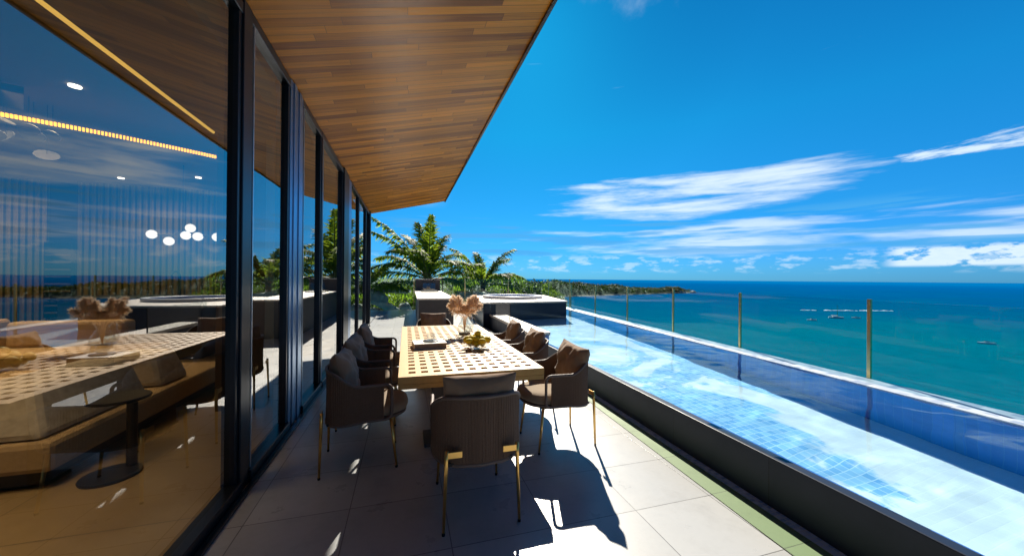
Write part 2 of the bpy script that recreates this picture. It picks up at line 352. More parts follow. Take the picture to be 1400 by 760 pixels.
# ---- sea
def sea():
    mb = MB(); rs = [0, 60, 120, 240, 500, 1000, 2500, 7000, 20000, 60000, 160000]; n = 48
    vs = []; fs = []
    for r_ in rs[1:]:
        for j in range(n): a = 2*math.pi*j/n; vs.append((r_*math.cos(a), r_*math.sin(a), -40))
    vs.append((0, 0, -40)); c = len(vs)-1
    for j in range(n): fs.append((c, j, (j+1) % n))
    for i in range(len(rs)-2):
        for j in range(n): fs.append((i*n+j, (i+1)*n+j, (i+1)*n+(j+1) % n, i*n+(j+1) % n))
    mb.add(vs, fs)
    m, t, o = mat('sea'); v = t.obj()
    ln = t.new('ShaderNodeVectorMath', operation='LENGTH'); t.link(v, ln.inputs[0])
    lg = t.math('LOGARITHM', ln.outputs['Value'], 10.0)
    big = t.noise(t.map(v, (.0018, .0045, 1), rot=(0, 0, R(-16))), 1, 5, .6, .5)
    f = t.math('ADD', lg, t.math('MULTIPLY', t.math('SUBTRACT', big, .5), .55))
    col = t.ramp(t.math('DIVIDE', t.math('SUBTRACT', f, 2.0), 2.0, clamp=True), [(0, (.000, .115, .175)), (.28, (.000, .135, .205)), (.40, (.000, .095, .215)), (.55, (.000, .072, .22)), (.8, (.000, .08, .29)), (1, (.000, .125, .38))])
    n1 = t.noise(t.map(v, (.35, .12, 1), rot=(0, 0, R(-30))), 1, 6, .65); n2 = t.noise(t.map(v, (.03, .012, 1), rot=(0, 0, R(-25))), 1, 5, .6)
    col = t.mix(t.math('MULTIPLY', t.step(n2, .4, .8), .35), col, (.0, .17, .25))
    col = t.mix(t.math('MULTIPLY', t.step(n1, .35, .75), .45), col, (.0, .05, .10))
    p = pbsdf(t, o, Base_Color=col, Roughness=.6); p.inputs['Specular IOR Level'].default_value = .0
    bump(t, p, t.math('ADD', t.math('MULTIPLY', n1, .5), t.math('MULTIPLY', n2, 1.5)), .35, 1.2)
    return tag(mb.build('sea', m), kind='structure')
sea()

# ---- land: hillside below the terrace and the headland beyond it
def land_h(x, y):
    # signed inland distance: shoreline x = .47 y - 12
    d = (.455*y-14)-x
    d = min(d, (860-y)*.6+fn(x*.004, 3)*60+x*.02)
    h = -43
    if d > -30: h = -43+46*(1-math.exp(-max(0, d+30)/70))-3
    if y < 60: h = min(h, -5)
    h += (5*fn(x*.012, y*.012)+2*fn(x*.05, y*.05))*max(0, min(1, (d+30)/30))
    # peninsula
    a = Vector((330, 850)); b = Vector((905, 985)); p = Vector((x, y)); ab = b-a
    tt = max(0, min(1, (p-a).dot(ab)/ab.length_squared)); dist = (p-(a+ab*tt)).length
    wdt = 85*(1-tt*.72); hh = (27*(1-tt)**1.1+5)*(1+.35*fn(x*.02, y*.02, 5))
    if .80 < tt < .93: hh += 7
    h2 = -43+hh*max(0, 1-(dist/wdt)**2)+2.5*(1 if dist < wdt else 0)
    return max(h, h2)
def land():
    mb = MB(); nx, ny = 130, 110; xs = [-350+1350*i/nx for i in range(nx+1)]; ys = [18+1080*(j/ny)**1.5 for j in range(ny+1)]
    vs = [(x, y, land_h(x, y)) for y in ys for x in xs]
    fs = [(j*(nx+1)+i, j*(nx+1)+i+1, (j+1)*(nx+1)+i+1, (j+1)*(nx+1)+i) for j in range(ny) for i in range(nx)]
    m, t, o = mat('land'); v = t.obj(); n = t.noise(v, .06, 6)
    g = t.new('ShaderNodeSeparateXYZ'); t.link(v, g.inputs[0])
    col = t.mix(t.step(t.math('ADD', g.outputs[2], t.math('MULTIPLY', n, 8.0)), -35.0, -31.0), t.mix(n, (.14, .11, .08), (.30, .25, .19)), t.mix(n, (.02, .045, .012), (.06, .09, .025)))
    p = pbsdf(t, o, Base_Color=col, Roughness=.9)
    return tag(mb.add(vs, fs).build('hillside', m, smooth=True), kind='structure')
land()
MB_ICO = None
def ico():
    import bmesh
    bm = bmesh.new(); bmesh.ops.create_icosphere(bm, subdivisions=2, radius=1)
    v = [p.co.copy() for p in bm.verts]; f = [tuple(q.index for q in fc.verts) for fc in bm.faces]; bm.free(); return v, f
ICV, ICF = ico()
def blob(mb, c, r, rz=.8, seed=0, amp=.35):
    vs = [Vector(c)+Vector((p.x*r, p.y*r, p.z*r*rz))*(1+amp*fn(p.x*1.7+seed, p.y*1.7, p.z*1.7)+amp*.5*fn(p.x*4+seed, p.y*4, p.z*4)) for p in ICV]
    mb.add(vs, ICF)
def leafcloud(mb, c, rx, rz, n, size, seed=0, r=None):
    """n small leaf faces spread through an uneven volume"""
    r = r or rnd
    for _ in range(n):
        d = Vector((r.gauss(0, 1), r.gauss(0, 1), r.gauss(0, 1))).normalized()
        k = 1+.35*fn(d.x*1.6+seed, d.y*1.6, d.z*1.6)+.2*fn(d.x*4+seed, d.y*4, d.z*4)
        q = (r.random()**.35)*k
        p = Vector(c)+Vector((d.x*rx*q, d.y*rx*q, d.z*rz*q))
        u = Vector((r.uniform(-1, 1), r.uniform(-1, 1), r.uniform(-.7, .5))).normalized(); w_ = u.cross(Vector((r.uniform(-1, 1), r.uniform(-1, 1), r.uniform(-1, 1)))).normalized()
        s_ = size*r.uniform(.6, 1.4)
        mb.add([p-u*s_, p+w_*s_*.42, p+u*s_, p-w_*s_*.42], [(0, 1, 2, 3)])
def far_wood():
    mb = MB(); r = random.Random(3)
    for _ in range(2600):
        if r.random() < .55:
            tt = r.random(); x = 330+575*tt+r.uniform(-60, 60)*(1-.6*tt); y = 850+135*tt+r.uniform(-70, 50)*(1-.6*tt); s_ = r.uniform(3, 6)
        else:
            y = 130+720*r.random(); x = .455*y-14-abs(r.gauss(0, 1))*(25+.10*y)+2; s_ = r.uniform(2.5, 6)*(1+.2*y/800)
        h = land_h(x, y)
        if h < -36: continue
        leafcloud(mb, (x, y, h+s_*.7), s_, s_*.75, 22, s_*.30, r.random()*50, r)
    return tag(mb.build('woodland', 'leaf_dark'), 'distant dark green wood covering the headland and the slope down to the sea', 'woodland', kind='stuff')
far_wood()
# headland rocks
r_ = random.Random(5); mb = MB()
for _ in range(40):
    tt = r_.uniform(.55, 1.04); x = 330+575*tt; y = 850+135*tt-26*(1-tt*.5)+r_.uniform(-14, 6)
    blob(mb, (x, y, -39+r_.random()*2), r_.uniform(3, 8), .6, r_.random()*40, .7)
tag(mb.build('shore_rocks', 'boulder'), 'brown rocks along the waterline of the far headland', 'rocks', kind='stuff')

# surf line and boats
mb = MB(); r_ = random.Random(11)
for k in range(60):
    f = k/59; x = 546+118*f; y = 374-35*f
    if .16 < f < .24 or .62 < f < .66: continue
    s_ = r_.uniform(.6, 2.2); blob(mb, (x+r_.uniform(-2, 2), y+r_.uniform(-2, 2), -40), s_*1.3, .25, k, .6)
for k in range(10): blob(mb, (640+r_.uniform(-14, 14), 352+r_.uniform(-4, 4), -40), r_.uniform(.8, 2), .2, k, .6)
tag(mb.build('surf', 'hull'), 'thin broken line of white surf on the open water beyond the sailboat', 'surf', kind='stuff')

def hull_mb(L, B, H):
    mb = MB(); n = 12; secs = []
    for i in range(n+1):
        u = i/n; wd = B/2*(1-max(0, (u-.45)/.55)**2.2)*(.82+.18*min(1, u/.3)); sh = H*(1+.35*u**2)
        secs.append([(-L/2+L*u, wd*a, z*sh if z else 0) for a, z in ((0, -.25), (.7, 0), (.95, .5), (1, 1), (.88, 1), (.80, .72), (-.80, .72), (-.88, 1), (-1, 1), (-.95, .5), (-.7, 0))])
    k = 11; vs = [p for s_ in secs for p in s_]
    fs = [(i*k+j, i*k+(j+1) % k, (i+1)*k+(j+1) % k, (i+1)*k+j) for i in range(n) for j in range(k)]
    fs += [tuple(range(k)), tuple(range(n*k+k-1, n*k-1, -1))]
    return mb.add(vs, fs)
def sailboat(loc, rz, L, label):
    t = thing('sailboat', loc, rz, label, 'sailboat')
    hull_mb(L, L*.28, L*.11).build('hull', 'hull', t)
    MB().box((-L*.22, -L*.07, L*.10), (L*.16, L*.07, L*.17)).build('cabin', 'white', t, bevel=.15)
    MB().tube([(L*.08, 0, L*.1), (L*.08, 0, L*1.12)], [.30, .18], 6).build('mast', 'steel', t)
    MB().tube([(L*.08, 0, L*.24), (-L*.32, 0, L*.23)], .45, 6).build('boom', 'white', t)
    MB().tube([(L*.08, 0, L*1.1), (L*.48, 0, L*.15)], .04, 5).build('forestay', 'steel', t)
    return t
sailboat((466.8, 284.5, -40), R(-52), 13, 'white sailboat with bare mast anchored just left of the tallest near railing post')
def motorboat(loc, rz, L, label, cat='motorboat'):
    t = thing('motorboat', loc, rz, label, cat)
    hull_mb(L, L*.3, L*.12).build('hull', 'hull', t)
    MB().box((-L*.12, -L*.1, L*.10), (L*.14, L*.1, L*.21)).build('cabin', 'white', t, bevel=.1)
    MB().box((-L*.1, -L*.08, L*.215), (L*.18, L*.08, L*.235)).build('canopy', 'frame', t)
    return t
motorboat((379, 142, -40), R(-72), 8, 'small white motorboat alone on the water at far right')
motorboat((413.6, 274.3, -40), R(-50), 8, 'tiny white boat on the water to the left of the sailboat')
motorboat((490.4, 279.4, -40), R(-60), 8, 'tiny white boat between the sailboat and the tallest near railing post')

# ================================================================= HOUSE
WX = -1.12
house = thing('modern_house', (WX, 3, 0), 0, 'modern house with dark framed glass wall and timber lined overhanging roof', 'house')
house_inv = Vector((-WX, -3, 0))
def hpart(mb, name, m, parent=None, **kw):
    o = mb.build(name, m, parent or house, **kw)
    if not parent: o.location = house_inv
    return o
und = lambda x, y: 3.43+.24*(x-WX)+.012*(y-3)
RE = 1.25; REND = 12.35
# roof: underside sheet of planks + slab
roof = hpart(MB().prism([(-9.3, -4), (RE, -4), (RE, REND), (-9.3, REND)], lambda x, y: (und(x, y)+.012 if x > -2 else 3.6), lambda x, y: (und(x, y)+.075 if x > 0 else 4.3)), 'roof', 'frame')
b_ = MB().add([(WX-.02, -4, und(WX-.02, -4)), (RE-.012, -4, und(RE, -4)), (RE-.012, REND-.012, und(RE, REND)), (WX-.02, REND-.012, und(WX-.02, REND))], [(0, 3, 2, 1)])
b_.build('soffit', 'soffit', roof)
MB().prism([(RE-.011, -4), (RE+.02, -4), (RE+.02, REND+.02), (RE-.011, REND+.02)], lambda x, y: und(RE, y)-.028, lambda x, y: und(RE, y)+.085).build('edge_trim', 'frame', roof)
# end wall piece / walls
hpart(MB().box((-9.2, -4.0, 0), (-9.0, REND-.2, 3.6)), 'wall', 'plaster')
hpart(MB().box((-8.99, -4.2, 0), (WX+.02, -4.0, 3.45)), 'wall', 'plaster')
hpart(MB().box((-8.99, 9.02, 0), (-2.6, 9.2, 3.45)), 'wall', 'plaster')
hpart(MB().box((-8.99, REND-.35, 0), (WX-.1, REND-.2, 3.45)), 'wall', 'darkstone')
hpart(MB().box((-8.99, -3.99, 3.28), (WX-.1, REND-.36, 3.34)), 'ceiling', 'ceil')
hpart(MB().box((-1.98, -3.9, 3.06), (WX-.09, 4.74, 3.27)), 'bulkhead', 'ceil')
hpart(MB().tube([(-2.03, -3.9, 3.07), (-2.03, 4.68, 3.07)], .015, 6), 'light_strip', 'led')
hpart(MB().box((-2.02, 4.75, 0), (-1.55, 5.5, 3.27)), 'pillar', 'intwood')
hpart(MB().box((-8.95, 8.90, 0), (-7.6, 9.0, 3.27)).box((-6.03, 8.90, 0), (-2.6, 9.0, 3.27)), 'slatted_lining', 'slats')
hpart(MB().box((-7.6, 8.93, 0), (-6.46, 9.0, 3.27)), 'slatted_lining', 'slats')
hpart(MB().box((-6.46, 8.96, 0), (-6.03, 9.0, 3.27)), 'niche_panel', 'darkint')
# curved light cove (row of little lit louvres)
mb = MB(); cx, cy, rr = -6.2, 10.4, 6.35
for k in range(300):
    a = R(-122)+R(70)*k/299
    x, y = cx+rr*math.cos(a), cy+rr*math.sin(a)
    if x > -2.3: break
    mt = Matrix.Translation((x, y, 3.0)) @ Matrix.Rotation(a, 4, 'Z')
    mb.box((-.012, -.008, -.018), (.012, .008, .018), mt)
hpart(mb, 'light_cove', 'led_orange')
mb = MB()
pts = [(cx+(rr+.10)*math.cos(R(-122)+R(57)*k/40), cy+(rr+.10)*math.sin(R(-122)+R(57)*k/40)) for k in range(41)]
for i in range(40):
    (x0, y0), (x1, y1) = pts[i], pts[i+1]
    mb.add([(x0, y0, 3.05), (x1, y1, 3.05), (x1, y1, 3.27), (x0, y0, 3.27)], [(0, 1, 2, 3)])
hpart(mb, 'cove_fascia', 'ceil')
for x, y in ((-5.9, 7.0), (-5.0, 8.3), (-3.6, 7.8), (-3.2, 2.2), (-4.6, 2.6), (-3.0, 4.4)):
    hpart(MB().lathe([(.045, 0), (.045, .012)], (x, y, 3.267), 16), 'downlight', 'spot')
# window wall
def frame_bar(y0, y1, z0, z1, x0=WX-.05, x1=WX+.022): return MB().box((x0, y0, z0), (x1, y1, z1))
top = lambda y: 3.42+.012*(y-3)
bays = [(-3.9, -.4), (-.3, 2.90), (3.05, 3.97), (4.42, 5.33), (5.39, 7.06), (8.00, 9.30), (9.36, 10.9), (10.96, 11.9)]
for i, (a, b) in enumerate(bays):
    wn = hpart(frame_bar(a, a+.045, .09, top(a)-.07).box((WX-.05, b-.045, .09), (WX+.022, b, top(a)-.07)).box((WX-.05, a, 0), (WX+.05, b, .088)).box((WX-.05, a, top(a)-.068), (WX+.03, b, top(a)+.01)), 'window', 'frame', bevel=.004)
    MB().add([(WX-.01, a+.04, .08), (WX-.01, b-.04, .08), (WX-.01, b-.04, top(a)-.06), (WX-.01, a+.04, top(a)-.06)], [(0, 1, 2, 3)]).build('pane', 'window', wn)
# mullions between the bays
def mull(a, b, m='frame', x0=-.06, x1=.032): return hpart(MB().box((WX+x0, a, 0), (WX+x1, b, top(a)+.008)), 'mullion', m, bevel=.005)
mull(-.397, -.303); mull(2.903, 3.047, 'frame', -.08, .035)
mb = MB()
for k in range(5): mb.box((WX-.10, 3.973+k*.089, 0), (WX+.030+.010*(k % 2), 3.973+(k+1)*.089-.005, top(4)+.008))
hpart(mb, 'metal_panel', 'blue_metal', bevel=.004)
mull(5.333, 5.387); mull(7.063, 7.60, 'black_metal', -.1, .05)
mb = MB()
for k in range(3): mb.box((WX-.10, 7.605+k*.131, 0), (WX+.04, 7.605+(k+1)*.131-.006, top(4)+.008))
hpart(mb, 'metal_panel', 'blue_metal', bevel=.004)
mull(9.303, 9.357); mull(10.903, 10.957); mull(11.903, 12.1, 'frame', -.1, .06)
for y in (3.098, 4.468, 5.437, 8.048, 9.408):  # added light strips that imitate the bright edge highlights of the frames
    hpart(MB().box((WX+.004, y, .09), (WX+.026, y+.014, top(y)-.07)), 'highlight_strip', 'edge_highlight')
# outer sill along the glass
hpart(MB().box((WX+.052, -4, 0), (WX+.09, 11.9, .022)), 'sill', 'frame', bevel=.003)

# interior lamp light (the room's lit downlights)
for x, y, e in ((-2.7, 2.3, 9), (-3.6, 5.0, 9), (-5.6, 6.5, 12), (-6.9, 7.9, 7), (-4.6, 8.0, 6)):
    ld = bpy.data.lights.new('downlight_glow', 'AREA'); ld.energy = e; ld.size = 1.0; ld.spread = R(75 if y < 7 else 150); ld.color = (1, .74, .42)
    lo = bpy.data.objects.new('downlight_glow', ld); COL.objects.link(lo); lo.location = (x, y, 3.2)

# ---- interior furniture
def rbox(lo, hi): return MB().box(lo, hi)
def wedge(x0, x1, y0, y1, z0, z1, lean):                # leaning back cushion, thicker at its foot
    return MB().add([(x0, y0, z0), (x1, y0, z0), (x1, y1, z0), (x0, y1, z0), (x0+lean*.2, y0+.03, z1), (x1-lean, y0+.10, z1), (x1-lean, y1-.06, z1), (x0+lean*.2, y1-.03, z1)],
                    [(0,3,2,1),(4,5,6,7),(0,1,5,4),(1,2,6,5),(2,3,7,6),(3,0,4,7)])
sofa = thing('sofa', (-3.0, 4.4, 0), 0, 'long tan sofa with sloping back cushions just behind the nearest window', 'sofa')
def sp(mb, name, m, par, off, **kw):
    o = mb.build(name, m, par, **kw); o.location = (-off[0], -off[1], -off[2] if len(off) > 2 else 0); return o
so = (-3.0, 4.4)
sp(rbox((-4.6, 3.30, .12), (-2.36, 5.9, .34)), 'base', 'sofa', sofa, so, bevel=.04)
sp(rbox((-4.5, 3.38, .02), (-2.46, 5.8, .118)), 'plinth', 'darkint', sofa, so)
sp(wedge(-2.95, -2.42, 3.32, 4.42, .342, .72, .12), 'back_cushion', 'sofa2', sofa, so, bevel=.05)
sp(wedge(-2.95, -2.42, 4.62, 5.12, .342, .68, .12), 'back_cushion', 'sofa2', sofa, so, bevel=.05)
sp(wedge(-4.55, -3.9, 3.4, 4.3, .342, .74, .1), 'back_cushion', 'sofa', sofa, so, bevel=.05)
s2 = thing('sofa', (-5.6, 6.9, 0), 0, 'low tan sofa further back in the room before the slatted wall', 'sofa'); so = (-5.6, 6.9)
sp(rbox((-7.4, 6.5, .1), (-3.7, 7.3, .42)), 'base', 'sofa', s2, so, bevel=.04)
sp(rbox((-7.4, 7.1, .422), (-5.7, 7.35, .84)), 'backrest', 'sofa', s2, so, bevel=.05)
sp(rbox((-5.6, 7.1, .422), (-4.2, 7.35, .80)), 'backrest', 'sofa', s2, so, bevel=.05)
st = thing('side_table', (-2.10, 3.42, 0), 0, 'black round side table with offset column in front of the sofa', 'side table')
MB().lathe([(.165, 0), (.17, .012), (.165, .022)], n=40).build('base', 'black_metal', st, smooth=False)
MB().tube([(.05, .125, .02), (.05, .125, .505)], .033, 16).build('column', 'black_metal', st)
MB().lathe([(.185, .506), (.19, .516), (.185, .528)], (-.10, .24, 0), 40).build('table_top', 'black_metal', st)
isl = thing('kitchen_island', (-4.4, 8.2, 0), 0, 'black kitchen island in front of the slatted wall inside', 'kitchen island')
MB().box((-1.15, -.35, 0), (.85, .35, 1.08)).build('cabinet', 'darkint', isl, bevel=.01)
MB().box((-1.2, -.4, 1.082), (.9, .4, 1.13)).build('worktop', 'darkint', isl, bevel=.006)
tap = MB().tube([(.3, .1, 1.13), (.3, .1, 1.5), (.3, .02, 1.58), (.3, -.1, 1.58), (.3, -.16, 1.5)], .018, 8).build('tap', 'black_metal', isl)
wr = thing('wine_rack', (-6.25, 8.85, 0), 0, 'tall narrow wine rack with timber shelves set in the slatted wall', 'wine rack')
mb = MB().box((-.2, 0, .7), (-.185, .1, 2.1)).box((.185, 0, .7), (.2, .1, 2.1)).box((-.2, 0, 2.1), (.2, .1, 2.115)); mb.build('case', 'darkint', wr)
for k in range(9): MB().box((-.18, -.01, .78+k*.135), (.18, .095, .805+k*.135)).build('shelf', 'intwood', wr)
ch = thing('chandelier', (-3.43, 7.0, 3.27), 0, 'globe chandelier with six white glass balls on thin black arms', 'chandelier')
MB().tube([(0, 0, 0), (0, 0, -1.1)], .008, 6).tube([(-.42, 0, -1.12), (.42, 0, -1.12)], .008, 6).tube([(-.1, 0, -1.10), (.12, 0, -1.02)], .008, 6).build('frame', 'black_metal', ch)
for x, z in ((-.40, -1.12), (-.18, -1.22), (.04, -1.12), (.10, -1.0), (.20, -1.13), (.46, -1.13)):
    MB().lathe([(.068*math.sin(math.pi*i/12), -.068*math.cos(math.pi*i/12)) for i in range(1, 12)], (x, 0, z), 16).build('globe', 'globe', ch, smooth=True)
pc = thing('pendant_cluster', (-3.9, 4.6, 3.27), 0, 'cluster of pale leaf shaped discs hanging under the ceiling inside', 'pendant light')
r_ = random.Random(2); mb = MB(); rods = MB()
for k in range(15):
    x, y, z = r_.uniform(-.75, .35), r_.uniform(-.4, .4), r_.uniform(-.55, -.12)
    mt = Matrix.Translation((x, y, z)) @ Matrix.Rotation(r_.uniform(0, 6), 4, 'Z') @ Matrix.Rotation(r_.uniform(.6, 1.3), 4, 'X')
    n = 14; ring = [mt @ Vector((.09*math.cos(a), .06*math.sin(a), s_*.006)) for s_ in (-1, 1) for a in [2*math.pi*q/n for q in range(n)]]
    mb2 = MB(); mb2.add(ring, [tuple(range(n-1, -1, -1)), tuple(range(n, 2*n))]+[(i, (i+1) % n, n+(i+1) % n, n+i) for i in range(n)]); pe_ = mb2.build('petal', 'petal', pc)
    MB().tube([(x, y, 0), (x, y, z)], .003, 4).build('wire', 'black_metal', pe_)

# ================================================================= POOL
PY0, PY1 = -2.0, 15.8
pool = thing('swimming_pool', (3.9, 6, 0), 0, 'long infinity pool with blue mosaic walls beside the deck', 'swimming pool')
pin = (-3.9, -6, 0)
def ppart(mb, name, m, **kw): return mb.build(name, m, pool, loc=pin, **kw)
PF = WL-1.25
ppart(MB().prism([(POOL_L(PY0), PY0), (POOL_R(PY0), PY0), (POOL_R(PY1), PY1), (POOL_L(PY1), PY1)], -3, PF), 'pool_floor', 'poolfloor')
def strip(a, b, z0, z1, y0=PY0, y1=PY1): return MB().prism([(a(y0), y0), (b(y0), y0), (b(y1), y1), (a(y1), y1)], z0, z1)
LT = .075
ppart(strip(POOL_L, lambda y: POOL_L(y)+LT, PF+.001, WL+.004), 'deck_side_wall', 'cladding', bevel=.006)
ppart(strip(lambda y: POOL_L(y)+LT+.001, lambda y: POOL_L(y)+LT+.02, PF+.001, WL-.006), 'wall_lining', 'poolwall')
ppart(strip(lambda y: POOL_R(y)-.36, POOL_R, PF+.001, WL-.004), 'infinity_wall', 'poolwall')
ppart(strip(lambda y: POOL_R(y)-.362, lambda y: POOL_R(y)+.002, WL-.002, WL+.012), 'coping', 'coping', bevel=.004)
ppart(strip(lambda y: POOL_R(y)+.001, lambda y: POOL_R(y)+.12, -3.2, WL-.05), 'outer_wall', 'darkstone')
ppart(MB().prism([(POOL_L(6.9)-.004, 6.9), (POOL_L(6.9)+.46, 6.9), (POOL_L(11.6)+.46, 11.6), (POOL_L(11.6)-.004, 11.6)], WL+.006, WL+.07), 'ledge', 'palestone', bevel=.006)
ppart(MB().prism([(POOL_L(6.9)+LT+.022, 6.9), (POOL_L(6.9)+.43, 6.9), (POOL_L(11.6)+.43, 11.6), (POOL_L(11.6)+LT+.022, 11.6)], PF+.002, WL+.005), 'ledge_core', 'poolwall')

def pool_water():
    step = .055; nx = 72; ny = int((PY1-PY0)/step); mb = MB(); vs = []
    for j in range(ny+1):
        y = PY0+(PY1-PY0)*j/ny; a = POOL_L(y)+LT*.4; b = POOL_R(y)-.30
        for i in range(nx+1):
            x = a+(b-a)*i/nx
            z = WL+.013*fn(x*.55, y*.7, 1)+.0050*fn(x*1.9+.8*fn(y), y*2.3, 2)+.0007*fn(x*6, y*7, 3)
            vs.append((x, y, z-.002))
    fs = [(j*(nx+1)+i, j*(nx+1)+i+1, (j+1)*(nx+1)+i+1, (j+1)*(nx+1)+i) for j in range(ny) for i in range(nx)]
    m, t, o = mat('water')
    g = t.new('ShaderNodeBsdfGlass'); g.inputs['IOR'].default_value = 1.33; g.inputs['Roughness'].default_value = 0; g.inputs[0].default_value = (.86, .97, 1, 1)
    t.link(g.outputs[0], o.inputs[0])
    o_ = tag(mb.add(vs, fs).build('pool_water', m, smooth=True), kind='structure')
    return o_
pw = pool_water()
pw.cycles.is_caustics_caster = True
sd.cycles.is_caustics_light = True
for o in pool.children: o.cycles.is_caustics_receiver = True

# hot tub platform at the far end
tub = thing('hot_tub', (4.0, 13.2, 0), 0, 'raised stone platform with a round white rimmed hot tub at the pool end', 'hot tub')
ti = (-4.0, -13.2, 0)
PT = .76
plat = [(2.30, 10.85), (5.26, 11.2), (6.05, 15.3), (2.7, 15.3)]
def octo(r0, r1, z0, z1, c=(4.0, 13.4), n=48):
    mb = MB(); vs = []
    for r_, z in ((r0, z0), (r1, z0), (r1, z1), (r0, z1)):
        for j in range(n): a = 2*math.pi*j/n; vs.append((c[0]+r_*math.cos(a), c[1]+r_*math.sin(a), z))
    return mb.add(vs, [(k*n+j, k*n+(j+1) % n, ((k+1) % 4)*n+(j+1) % n, ((k+1) % 4)*n+j) for k in range(4) for j in range(n)])
MB().prism(plat, PF+.003, PT-.052).build('body', 'darkstone', tub, loc=ti)
pl2 = [(2.27, 10.82), (5.29, 11.17), (6.08, 15.33), (2.68, 15.33)]
MB().prism(pl2, PT-.05, PT).build('top', 'palestone', tub, loc=ti, bevel=.006)
octo(.98, 1.16, PT+.001, PT+.10).build('rim', 'rimwhite', tub, loc=ti, bevel=.01)
MB().lathe([(.975, 0), (.975, .012)], (4.0, 13.4, PT+.004), 48).build('tub_water', 'poolwall', tub, loc=ti)

# outdoor kitchen counter
kc = thing('kitchen_counter', (.85, 12.8, 0), 0, 'long stone outdoor kitchen counter with black tap and hob behind the table', 'counter')
ki = (-.85, -12.8, 0)
CF, CB = 9.9, 16.3
MB().prism([(.34, CF+.05), (1.27, CF+.02), (1.44, CB), (.42, CB)], 0, .905).build('cabinet', 'greystone', kc, loc=ki, bevel=.005)
MB().prism([(.29, CF), (1.32, CF-.03), (1.49, CB+.02), (.37, CB+.02)], .907, .95).build('worktop', 'palestone', kc, loc=ki, bevel=.005)
MB().box((.40, 16.1, .951), (1.46, 16.28, 1.42)).build('upstand', 'greystone', kc, loc=ki, bevel=.004)
MB().box((.38, 16.07, 1.421), (1.48, 16.31, 1.455)).build('upstand_cap', 'palestone', kc, loc=ki)
MB().box((.60, 14.6, .951), (1.25, 15.3, .985)).build('hob', 'black_metal', kc, loc=ki, bevel=.004)
MB().tube([(1.42, 14.6, .95), (1.42, 14.6, 1.42), (1.39, 14.6, 1.47), (1.28, 14.6, 1.485), (1.10, 14.6, 1.47), (1.04, 14.6, 1.42), (1.03, 14.6, 1.35)], .02, 10).build('tap', 'black_metal', kc, loc=ki, smooth=True)
MB().box((.66, 14.9, .986), (1.16, 14.906, 1.30)).build('splash_glass', 'clearglass', kc, loc=ki)

# glass railings
def railing(pts, base, topz, label, ph=None, r=.018, metal='steel'):
    c = pts[0]; t = thing('glass_railing', (c[0], c[1], 0), 0, label, 'railing'); inv = (-c[0], -c[1], 0)
    for x, y in pts:
        p = MB().box((x-r, y-r, base), (x+r, y+r, topz)).build('post', metal, t, loc=inv, bevel=.003)
    for (x0, y0), (x1, y1) in zip(pts[:-1], pts[1:]):
        a = Vector((x0, y0, 0)); b = Vector((x1, y1, 0)); d = (b-a).normalized(); n = Vector((-d.y, d.x, 0))*.005; a = a+d*(r+.004); b = b-d*(r+.004)
        q = [a-n, b-n, b+n, a+n]
        MB().prism([(v.x, v.y) for v in q], base+.05, topz-.015).build('glass_panel', 'railglass', t, loc=inv)
    return t
RL = lambda y: 5.055+.113*y
railing([(RL(y), y) for y in (-1.6, .9, 2.93, 4.87, 6.75, 8.85, 11.1, 13.6)], WL-.05, 1.29, 'glass railing with slim brass coloured posts along the outer edge of the pool')
railing([(RL(13.7), 13.75), (RL(17.0), 17.0), (4.9, 17.2), (2.75, 17.3), (.37, 17.4), (-1.7, 17.45), (-4.3, 17.5)], .0, 1.50, 'glass railing across the far end of the terrace in front of the palms')
tag(MB().box((2.3, 15.85, -.4), (7.05, 17.6, .001)).build('end_terrace', 'deck'), kind='structure')
gs = thing('glass_screen', (2.50, 11, 0), 0, 'frameless glass screen with a thin dark edge standing on the pale ledge', 'glass screen')
MB().box((-.005, -2.4, .40), (.005, -.25, .88)).build('panel', 'clearglass', gs)
MB().box((-.008, -2.42, .40), (.008, -2.40, .89)).build('edge_trim', 'black_metal', gs)

# ================================================================= TABLE
def table():
    x0, x1, y0, y1 = -.05, 1.13, 2.83, 5.78; zt = .75
    t = thing('dining_table', ((x0+x1)/2, (y0+y1)/2, 0), 0, 'long pale teak dining table with a lattice top of square holes', 'dining table')
    inv = (-(x0+x1)/2, -(y0+y1)/2, 0)
    nc, nr = 11, 22; fx, fy = .055, .06; px = (x1-x0-2*fx)/nc; py = (y1-y0-2*fy)/nr
    gx = [x0]; gy = [y0]
    for i in range(nc): c = x0+fx+px*(i+.5); gx += [c-.026, c+.026]
    for j in range(nr): c = y0+fy+py*(j+.5); gy += [c-.028, c+.028]
    gx.append(x1); gy.append(y1)
    n = len(gx); vs = [(x, y, zt) for y in gy for x in gx]
    fs = [(j*n+i, j*n+i+1, (j+1)*n+i+1, (j+1)*n+i) for j in range(len(gy)-1) for i in range(n-1) if not (i % 2 == 1 and j % 2 == 1)]
    topo = MB().add(vs, fs).build('tabletop', 'teak', t, loc=inv)
    so = topo.modifiers.new('s', 'SOLIDIFY'); so.thickness = .058; so.offset = -1
    bv = topo.modifiers.new('b', 'BEVEL'); bv.width = .002; bv.segments = 1; bv.limit_method = 'ANGLE'
    a = MB(); th = .03; h0, h1 = zt-.095, zt-.060
    a.box((x0+.002, y0+.002, h0), (x1-.002, y0+th, h1)).box((x0+.002, y1-th, h0), (x1-.002, y1-.002, h1)).box((x0+.002, y0+th+.001, h0), (x0+th, y1-th-.001, h1)).box((x1-th, y0+th+.001, h0), (x1-.002, y1-th-.001, h1))
    a.build('apron', 'teak', t, loc=inv)
    for yc in (3.42, 5.2):
        MB().box((.17, yc-.16, .0), (.91, yc+.16, .03)).box((.24, yc-.09, .031), (.84, yc+.09, .663)).build('leg', 'greystone', t, loc=inv, bevel=.006)
table()

